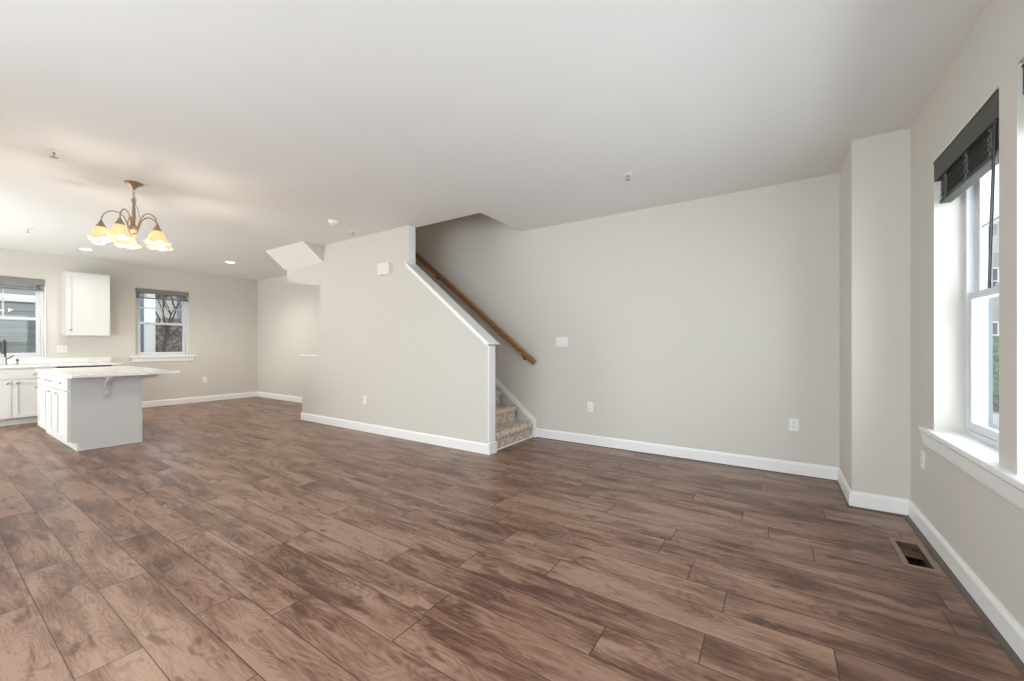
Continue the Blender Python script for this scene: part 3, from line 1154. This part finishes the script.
def outlet(label, axis, pos, out, a, z, gangs=1, kind='outlet', name='power_outlet', group=None):
    bx = wall_point(axis, pos, out)
    loc = (pos, a, z) if axis == 'x' else (a, pos, z)
    t = thing(name, label, {'outlet': 'outlet', 'switch': 'light switch', 'mixed': 'outlet'}[kind], loc, group)
    w, h = .075 + .046 * (gangs - 1), .118
    mb = MB()
    bx(mb, a - w / 2, a + w / 2, .0005, .006, z - h / 2, z + h / 2, .002)
    mb.build('plate', PLATE, t)
    for g in range(gangs):
        c = a + (g - (gangs - 1) / 2) * .046
        if kind == 'outlet':
            for dz in (.021, -.021):
                mb = MB()
                bx(mb, c - .016, c + .016, .006, .0085, z + dz - .014, z + dz + .014, .002)
                s_ = mb.build('socket', PLATE, t)
                mb = MB()
                bx(mb, c - .008, c - .0055, .0084, .0088, z + dz - .003, z + dz + .008)
                bx(mb, c + .0055, c + .008, .0084, .0088, z + dz - .003, z + dz + .008)
                bx(mb, c - .002, c + .002, .0084, .0088, z + dz - .011, z + dz - .007)
                mb.build('slots', SLOT, s_)
        else:
            mb = MB()
            bx(mb, c - .006, c + .006, .006, .007, z - .013, z + .013)
            bx(mb, c - .004, c + .004, .006, .018, z - .002, z + .010, .001)
            mb.build('toggle', CORD if False else PLATE, t)
            mb = MB()
            bx(mb, c - .0065, c + .0065, .0058, .0064, z - .0135, z + .0135)
            mb.build('toggle_slot', SLOT, t)
    return t


outlet('white three-toggle switch plate on the party wall beside the handrail end', 'y', YP, -1, -2.28, 1.262, 3, 'switch', 'light_switch')
outlet('white outlet low on the party wall below the light switch', 'y', YP, -1, -1.893, .465)
outlet('white outlet low on the party wall near the boxed-out corner', 'y', YP, -1, .143, .470)
outlet('white outlet low on the stair wall', 'y', YS, -1, -4.838, .448)
outlet('white outlet below the tall window sill', 'x', XR, -1, 3.635, .482)
outlet('white double outlet above the worktop left of the wall cabinet', 'x', XK, 1, 1.502, 1.155, 2)
outlet('white outlet low on the kitchen wall right of the window', 'x', XK, 1, 3.565, .48)
t = thing('door_chime', 'white rounded door chime box high on the stair wall', 'door chime', (-4.39, YS, 2.17))
mb = MB()
mb.box(-4.505, -4.285, YS - .055, YS - .001, 2.165, 2.325, .014)
mb.build('cover', plain('chime_plastic', (.78, .74, .69), .4), t, smooth=True)
MB().box(-4.515, -4.275, YS - .010, YS - .0005, 2.158, 2.332, .003).build('base_plate', PLATE, t)

# ------------------------------------------------------------------ floor register
t = thing('floor_vent', 'open floor vent with a tan rim beside the window wall', 'floor vent', ((VENT[0] + VENT[1]) / 2, (VENT[2] + VENT[3]) / 2, 0))
mb = MB()
vx0, vx1, vy0, vy1 = VENT
for a, b_, c, d in rects_with_holes(vx0, vx1, vy0, vy1, [(vx0 + .024, vx1 - .024, vy0 + .024, vy1 - .024)]):
    mb.box(a, b_, c, d, .0005, .006)
mb.build('rim', VENTRIM, t)
mb = MB()
for (a, b_, c, d) in ((vx0 + .018, vx0 + .022, vy0 + .02, vy1 - .02), (vx1 - .022, vx1 - .018, vy0 + .02, vy1 - .02), (vx0 + .02, vx1 - .02, vy0 + .018, vy0 + .022), (vx0 + .02, vx1 - .02, vy1 - .022, vy1 - .018)):
    mb.box(a, b_, c, d, -.12, .0)
mb.build('duct', DUCT, t)
MB().box(vx0 + .02, vx1 - .02, vy0 + .02, vy1 - .02, -.125, -.12).build('duct_floor', BLACK, t)
MB().box(vx0 + .024, vx1 - .024, vy0 + .215, vy1 - .024, -.03, -.026).build('damper', DUCT, t)

# ------------------------------------------------------------------ ceiling fittings
def sprinkler(label, x, y):
    t = thing('fire_sprinkler', label, 'sprinkler', (x, y, H))
    mb = MB()
    mb.lathe([(.04, 0), (.04, -.004), (.018, -.010), (.012, -.012)], (x, y, H - .0005), 20)
    mb.build('escutcheon', PLATE, t, smooth=True)
    mb = MB()
    mb.tube([(x, y, H - .01), (x, y, H - .022)], .009, 8)
    mb.tube([(x - .008, y, H - .020), (x - .016, y, H - .032), (x, y, H - .05)], .003, 6)
    mb.tube([(x + .008, y, H - .020), (x + .016, y, H - .032), (x, y, H - .05)], .003, 6)
    mb.build('nozzle', CHROME, t, smooth=True)
    mb = MB()
    mb.lathe([(.004, -.048), (.024, -.051), (.024, -.053), (.004, -.054)], (x, y, H), 14)
    mb.build('deflector', CHROME, t, smooth=True)


sprinkler('small ceiling sprinkler nearest the left picture edge, left of the chandelier', -4.80, .658)
sprinkler('small ceiling sprinkler over the kitchen, far left behind the chandelier', -8.27, .906)
sprinkler('small ceiling sprinkler in front of the stairs, over the living area', -1.118, 3.60)
sprinkler('small ceiling sprinkler close to the stair wall beside the smoke detector', -4.78, 3.34)
t = thing('smoke_detector', 'round white smoke detector on the ceiling near the stair wall', 'smoke detector', (-4.6, 2.95, H))
mb = MB()
mb.lathe([(.072, -.0005), (.072, -.010), (.066, -.014)], (-4.6, 2.95, H), 28)
mb.build('mounting_ring', PLATE, t, smooth=True)
mb = MB()
mb.lathe([(.062, -.014), (.062, -.028), (.048, -.042), (.02, -.046), (.002, -.046)], (-4.6, 2.95, H), 28)
mb.build('cover', PLATE, t, smooth=True)
can_labels = ['lit recessed can light nearest the stair wall', 'lit recessed can light at the far side above the wall cabinet', 'lit recessed can light seen just below the chandelier shades']
for (x, y), lab, watt in zip(cans, can_labels, (70, 26, 26)):
    t = thing('recessed_light', lab, 'ceiling light', (x, y, H))
    mb = MB()
    mb.lathe([(.082, -.0005), (.082, -.006), (.066, -.008), (.064, -.002)], (x, y, H), 28, close=False)
    mb.build('trim_ring', PLATE, t, smooth=True)
    mb = MB()
    mb.lathe([(.064, -.002), (.063, -.006), (.003, -.007)], (x, y, H), 28)
    mb.build('lens', CANLENS, t, smooth=True)
    d = bpy.data.lights.new('can_bulb', 'SPOT'); d.energy = watt; d.color = (1, .95, .87); d.spot_size = math.radians(150); d.spot_blend = .8; d.shadow_soft_size = .06
    o = bpy.data.objects.new('can_bulb', d); COL.objects.link(o); o.parent = t; o.location = (0, 0, -.03)

# chandelier
CX, CY = -5.11, 1.206
t = thing('chandelier', 'lit five-arm brass chandelier with frosted bell glass shades', 'chandelier', (CX, CY, H))
mb = MB()
mb.lathe([(.068, -.0005), (.070, -.006), (.062, -.012), (.036, -.024), (.026, -.042), (.014, -.056), (.006, -.066)], (CX, CY, H), 32)
mb.build('canopy', BRASS, t, smooth=True)
mb = MB()
for k in range(3):            # chain links
    z = H - .078 - .026 * k
    pts = []
    for j in range(13):
        a = 2 * math.pi * j / 12
        u_, w_ = .009 * math.cos(a), .018 * math.sin(a)
        pts.append((CX + (u_ if k % 2 else 0), CY + (0 if k % 2 else u_), z + w_))
    mb.tube(pts, .0022, 6, cap=False)
mb.build('chain', BRASS, t, smooth=True)
mb = MB()
pts = [(CX + .024 * math.cos(a) * math.cos(YAW), CY + .024 * math.cos(a) * math.sin(YAW), 2.60 + .022 * math.sin(a)) for a in [2 * math.pi * j / 20 for j in range(21)]]
mb.tube(pts, .003, 6, cap=False)
mb.build('top_ring', BRASS, t, smooth=True)
mb = MB()
mb.lathe([(.003, 2.635 - H), (.009, 2.61 - H), (.011, 2.58 - H), (.010, 2.56 - H), (.013, 2.50 - H), (.014, 2.42 - H), (.011, 2.38 - H), (.016, 2.36 - H)], (CX, CY, H), 16)
mb.build('stem', BRASS, t, smooth=True)
mb = MB()
mb.lathe([(.014, 2.365 - H), (.036, 2.35 - H), (.038, 2.325 - H), (.026, 2.30 - H), (.012, 2.285 - H), (.014, 2.272 - H), (.003, 2.262 - H)], (CX, CY, H), 20)
mb.build('hub', BRASS, t, smooth=True)
mb = MB()
mb.tube([(CX + .012, CY, 2.60), (CX + .03, CY + .02, 2.52), (CX + .028, CY + .035, 2.45), (CX + .05, CY + .045, 2.40)], .0022, 6)
mb.build('supply_cord', CORD, t, smooth=True)
RA = .22
for k in range(5):
    deg = 1 + 72 * k
    a = math.radians(deg)
    # lateral axis of the picture is the camera's right vector, depth its forward vector
    ux = math.cos(a) * math.cos(YAW) + math.sin(a) * -math.sin(YAW)
    uy = math.cos(a) * math.sin(YAW) + math.sin(a) * math.cos(YAW)
    P_ = lambda r, z: (CX + ux * r, CY + uy * r, z)
    ctrl = [(.028, 2.335), (.040, 2.345), (.050, 2.385), (.068, 2.43), (.10, 2.462), (.135, 2.472), (.170, 2.462), (.200, 2.435), (.216, 2.395), (RA, 2.36)]
    mb = MB()
    mb.tube([P_(r, z) for r, z in ctrl], .0055, 8)
    mb.build('arm', BRASS, t, smooth=True)
    c = P_(RA, 0)
    mb = MB()
    mb.lathe([(0.0069, 2.367), (0.0138, 2.357), (0.0189, 2.342), (0.0344, 2.317), (0.0378, 2.304), (0.0310, 2.300)], c, 18)
    cup = mb.build('shade_cup', BRASS, t, smooth=True)
    mb = MB()
    prof = [(0.0269, 2.3118), (0.0396, 2.3045), (0.0490, 2.2842), (0.0554, 2.2585), (0.0633, 2.2336), (0.0776, 2.2106), (0.0965, 2.1950), (0.0941, 2.1922), (0.0752, 2.2079), (0.0609, 2.2318), (0.0530, 2.2585), (0.0459, 2.2842), (0.0364, 2.3008)]
    amp = [0, 0, .001, .002, .004, .008, .010, .010, .007, .004, .002, .001, 0]
    mb.lathe(prof, c, 48, ruffle=lambda i, th: (amp[i] * math.cos(6 * th), amp[i] * .9 * math.cos(6 * th)), close=False)
    sh = mb.build('glass_shade', SHADE, t, smooth=True)
    mb = MB()
    mb.lathe([(0.0103, 2.302), (0.0120, 2.277), (0.0224, 2.250), (0.0267, 2.227), (0.0241, 2.204), (0.0129, 2.189), (0.0026, 2.185)], c, 18)
    mb.build('bulb', BULB, sh, smooth=True)
    d = bpy.data.lights.new('chandelier_bulb', 'POINT'); d.energy = 3.6; d.color = (1, .86, .68); d.shadow_soft_size = .03
    o = bpy.data.objects.new('chandelier_bulb', d); COL.objects.link(o); o.parent = t
    o.location = (c[0] - CX, c[1] - CY, 2.07 - H)

d = bpy.data.lights.new('upstairs_lamp', 'POINT'); d.energy = 10; d.color = (1, .72, .48); d.shadow_soft_size = .2
o = bpy.data.objects.new('upstairs_lamp', d); COL.objects.link(o); o.location = (-6.9, 4.1, 4.8)

# ------------------------------------------------------------------ outdoors, behind the kitchen
GZ = -.45
m = MB()
m.box(-70, XK - T - .05, -40, 60, GZ - .1, GZ)
o = struct('ground', m, GRASS, 'winter lawn behind the kitchen')
m = MB()
m.box(XR + .25, 60, -40, 90, GZ - .1, GZ - .02)
struct('ground_front', m, CONCRETE, 'pale paving in front of the windows')


def facade_window(parent, x, y0, y1, z0, z1, out=1, axis='x'):
    mb = MB()
    def bx(a, b_, t0, t1, c, d):
        if axis == 'x': mb.box(x + out * t0, x + out * t1, a, b_, c, d)
        else: mb.box(a, b_, x + out * t0, x + out * t1, c, d)
    w = .09
    bx(y0, y0 + w, 0, .04, z0, z1); bx(y1 - w, y1, 0, .04, z0, z1)
    bx(y0, y1, 0, .04, z0, z0 + w); bx(y0, y1, 0, .04, z1 - w, z1)
    bx(y0, y1, 0, .035, (z0 + z1) / 2 - .03, (z0 + z1) / 2 + .03)
    f = mb.build('window', TRIM, parent)
    mb = MB()
    bx(y0 + w, y1 - w, 0, .02, z0 + w, z1 - w)
    mb.build('pane', SASHDARK, f)


# near neighbour: pale siding, blue-grey at its right end, white corner board
t = thing('neighbour_house', 'pale lap-sided house seen through both kitchen windows, with a white corner board', 'house', (-20, 0, GZ))
MB().box(-24, -16, -9, 2.6, GZ, 6.5).build('wall', SIDE_PALE, t)
MB().box(-24, -16, 2.6, 4.04, GZ, 6.5).build('side_wall', SIDE_BLUE, t)
MB().box(-24.05, -15.94, 4.0, 4.26, GZ, 6.5).build('corner_board', TRIM, t)
mb = MB(); mb.prism([(-9.4, 6.5), (4.6, 6.5), (-2.4, 9.5)], 0, -24.4, -15.6); mb.build('roof', ROOF, t)
facade_window(t, -16, .2, 1.25, 2.7, 4.4)
mb = MB(); mb.box(-15.99, -15.93, -6, 2.3, 2.32, 2.50); mb.box(-15.99, -15.80, -2.0, 1.45, .55, .75)
mb.build('band_board', TRIM, t)
MB().box(-16.0, -15.5, -3, 1.7, 1.30, 1.95, .02).build('bay', SIDE_WHITE, t)
# far house
t = thing('far_house', 'distant white house with dark windows seen at the right of the kitchen window', 'house', (-40, 14, GZ))
MB().box(-44, -38, 11.45, 22, GZ, 5.1).build('wall', SIDE_WHITE, t)
mb = MB(); mb.box(-44.3, -37.6, 11.2, 22.2, 5.1, 5.35); mb.prism([(-44.3, 5.35), (-37.6, 5.35), (-41, 7.0)], 1, 11.2, 22.2); mb.build('roof', ROOF, t)
MB().box(-38, -37.9, 11.4, 11.75, GZ, 5.1).build('corner_board', SIDE_BLUE, t)
facade_window(t, -38, 12.0, 12.55, 2.9, 4.2)
facade_window(t, -38, 12.0, 12.55, .4, 1.8)
facade_window(t, -38, 13.2, 13.8, 2.9, 4.2)
# hedge bank
rnd = random.Random(3)
mb = MB()
bmesh.ops.create_grid(mb.bm, x_segments=60, y_segments=24, size=1)
for v in mb.bm.verts:
    gx, gy = v.co.x, v.co.y
    prof = math.cos(gy * math.pi / 2) ** .5 if abs(gy) < 1 else 0
    v.co = Vector((-26.6 + gy * .9 + rnd.uniform(-.08, .08), 11.0 + gx * 5.2 + rnd.uniform(-.08, .08), GZ + prof * (3.0 + rnd.uniform(-.28, .22))))
tag(mb.build('hedge', HEDGE, loc=(-26.6, 11, GZ)), 'brown leafless hedge behind the right kitchen window', 'hedge')


def tree(name, label, x, y, h, lean=0, seed=1, mat=BARK):
    r = random.Random(seed)
    t = thing(name, label, 'tree', (x, y, GZ))
    mb = MB()
    top = Vector((x, y + lean, GZ + h * .5))
    mb.tube([(x, y, GZ), (x, y + lean * .4, GZ + h * .25), tuple(top)], [.11, .09, .07], 8)
    mb.build('trunk', mat, t)
    mb = MB()
    def grow(p, d, ln, rad, depth):
        q = p + d * ln
        mb.tube([tuple(p), tuple(p + d * ln * .5 + Vector((r.uniform(-.04, .04), r.uniform(-.04, .04), 0))), tuple(q)], [rad, rad * .8, rad * .6], 5)
        if depth:
            for _ in range(3 if depth > 1 else 2):
                nd = (d + Vector((r.uniform(-.6, .6), r.uniform(-.6, .6), r.uniform(-.1, .4)))).normalized()
                grow(q, nd, ln * r.uniform(.6, .8), rad * .6, depth - 1)
    for k in range(5):
        d = Vector((r.uniform(-.5, .5), r.uniform(-.8, .8) + .3 * (1 if lean > 0 else 0), r.uniform(.6, 1))).normalized()
        grow(top - Vector((0, 0, r.uniform(0, h * .12))), d, h * .2, .05, 3)
    mb.build('branches', mat, t)


tree('bare_tree', 'bare leafless tree seen through the right kitchen window', -24.5, 6.75, 5.2, .25, 5)

# ------------------------------------------------------------------ outdoors, in front
mb = MB()
bmesh.ops.create_grid(mb.bm, x_segments=70, y_segments=14, size=1)
for v in mb.bm.verts:
    gx, gy = v.co.x, v.co.y
    prof = math.cos(gy * math.pi / 2) ** .5 if abs(gy) < 1 else 0
    v.co = Vector((9 + gx * 6 + rnd.uniform(-.06, .06), 19 + gy * .6 + rnd.uniform(-.08, .08), GZ + prof * (1.9 + rnd.uniform(-.3, .3))))
tag(mb.build('hedge', SHRUB, loc=(9, 19, GZ)), 'green hedge along the street outside the tall window', 'hedge')
t = thing('porch', 'white neighbouring porch seen obliquely through the tall window', 'porch', (2.6, 9.5, GZ))
MB().box(1.2, 3.6, 8.8, 11.5, GZ, GZ + .35).build('deck', CONCRETE, t)
for (x, y) in ((3.25, 9.6), (2.62, 8.95)):
    mb = MB()
    mb.box(x - .07, x + .07, y - .07, y + .07, GZ + .35, 3.0, .01)
    mb.box(x - .10, x + .10, y - .10, y + .10, GZ + .35, GZ + .5, .01)
    mb.box(x - .10, x + .10, y - .10, y + .10, 2.85, 3.0, .01)
    mb.build('column', PORCH, t)
MB().box(1.2, 3.7, 8.4, 11.6, 3.0, 3.3).build('roof', TRIM, t)
mb = MB()
mb.box(2.55, 2.6, 8.75, 11.4, .75, .80); mb.box(2.55, 2.6, 8.75, 11.4, .05, .09)
for k in range(22): mb.box(2.56, 2.59, 8.85 + k * .12, 8.87 + k * .12, .09, .75)
mb.build('railing', PORCH, t)
t = thing('tan_house', 'tan-sided house across the street seen through the tall window', 'house', (14, 45, GZ))
MB().box(6, 30, 40, 50, GZ, 9).build('wall', SIDE_TAN, t)
mb = MB(); mb.prism([(39.4, 9), (50.6, 9), (45, 12)], 0, 5.5, 30.5); mb.build('roof', ROOF, t)
for k in range(5):
    facade_window(t, 40, 8 + k * 3.2, 9.2 + k * 3.2, 1.0, 2.8, -1, 'y')
    facade_window(t, 40, 8 + k * 3.2, 9.2 + k * 3.2, 4.6, 6.4, -1, 'y')
m = MB(); m.box(2, 60, 20, 30, GZ - .02, GZ)
struct('street', m, ASPHALT, 'street in front of the house')
mb = MB()
bmesh.ops.create_icosphere(mb.bm, subdivisions=4, radius=1)
for v in mb.bm.verts:
    n_ = v.co.normalized()
    k = 1 + rnd.uniform(-.12, .12)
    v.co = Vector((4.9 + n_.x * .8 * k, 15.6 + n_.y * .8 * k, GZ + .75 + n_.z * .8 * k))
tag(mb.build('green_shrub', SHRUB, loc=(4.9, 15.6, GZ)), 'round green shrub outside the tall window', 'shrub')
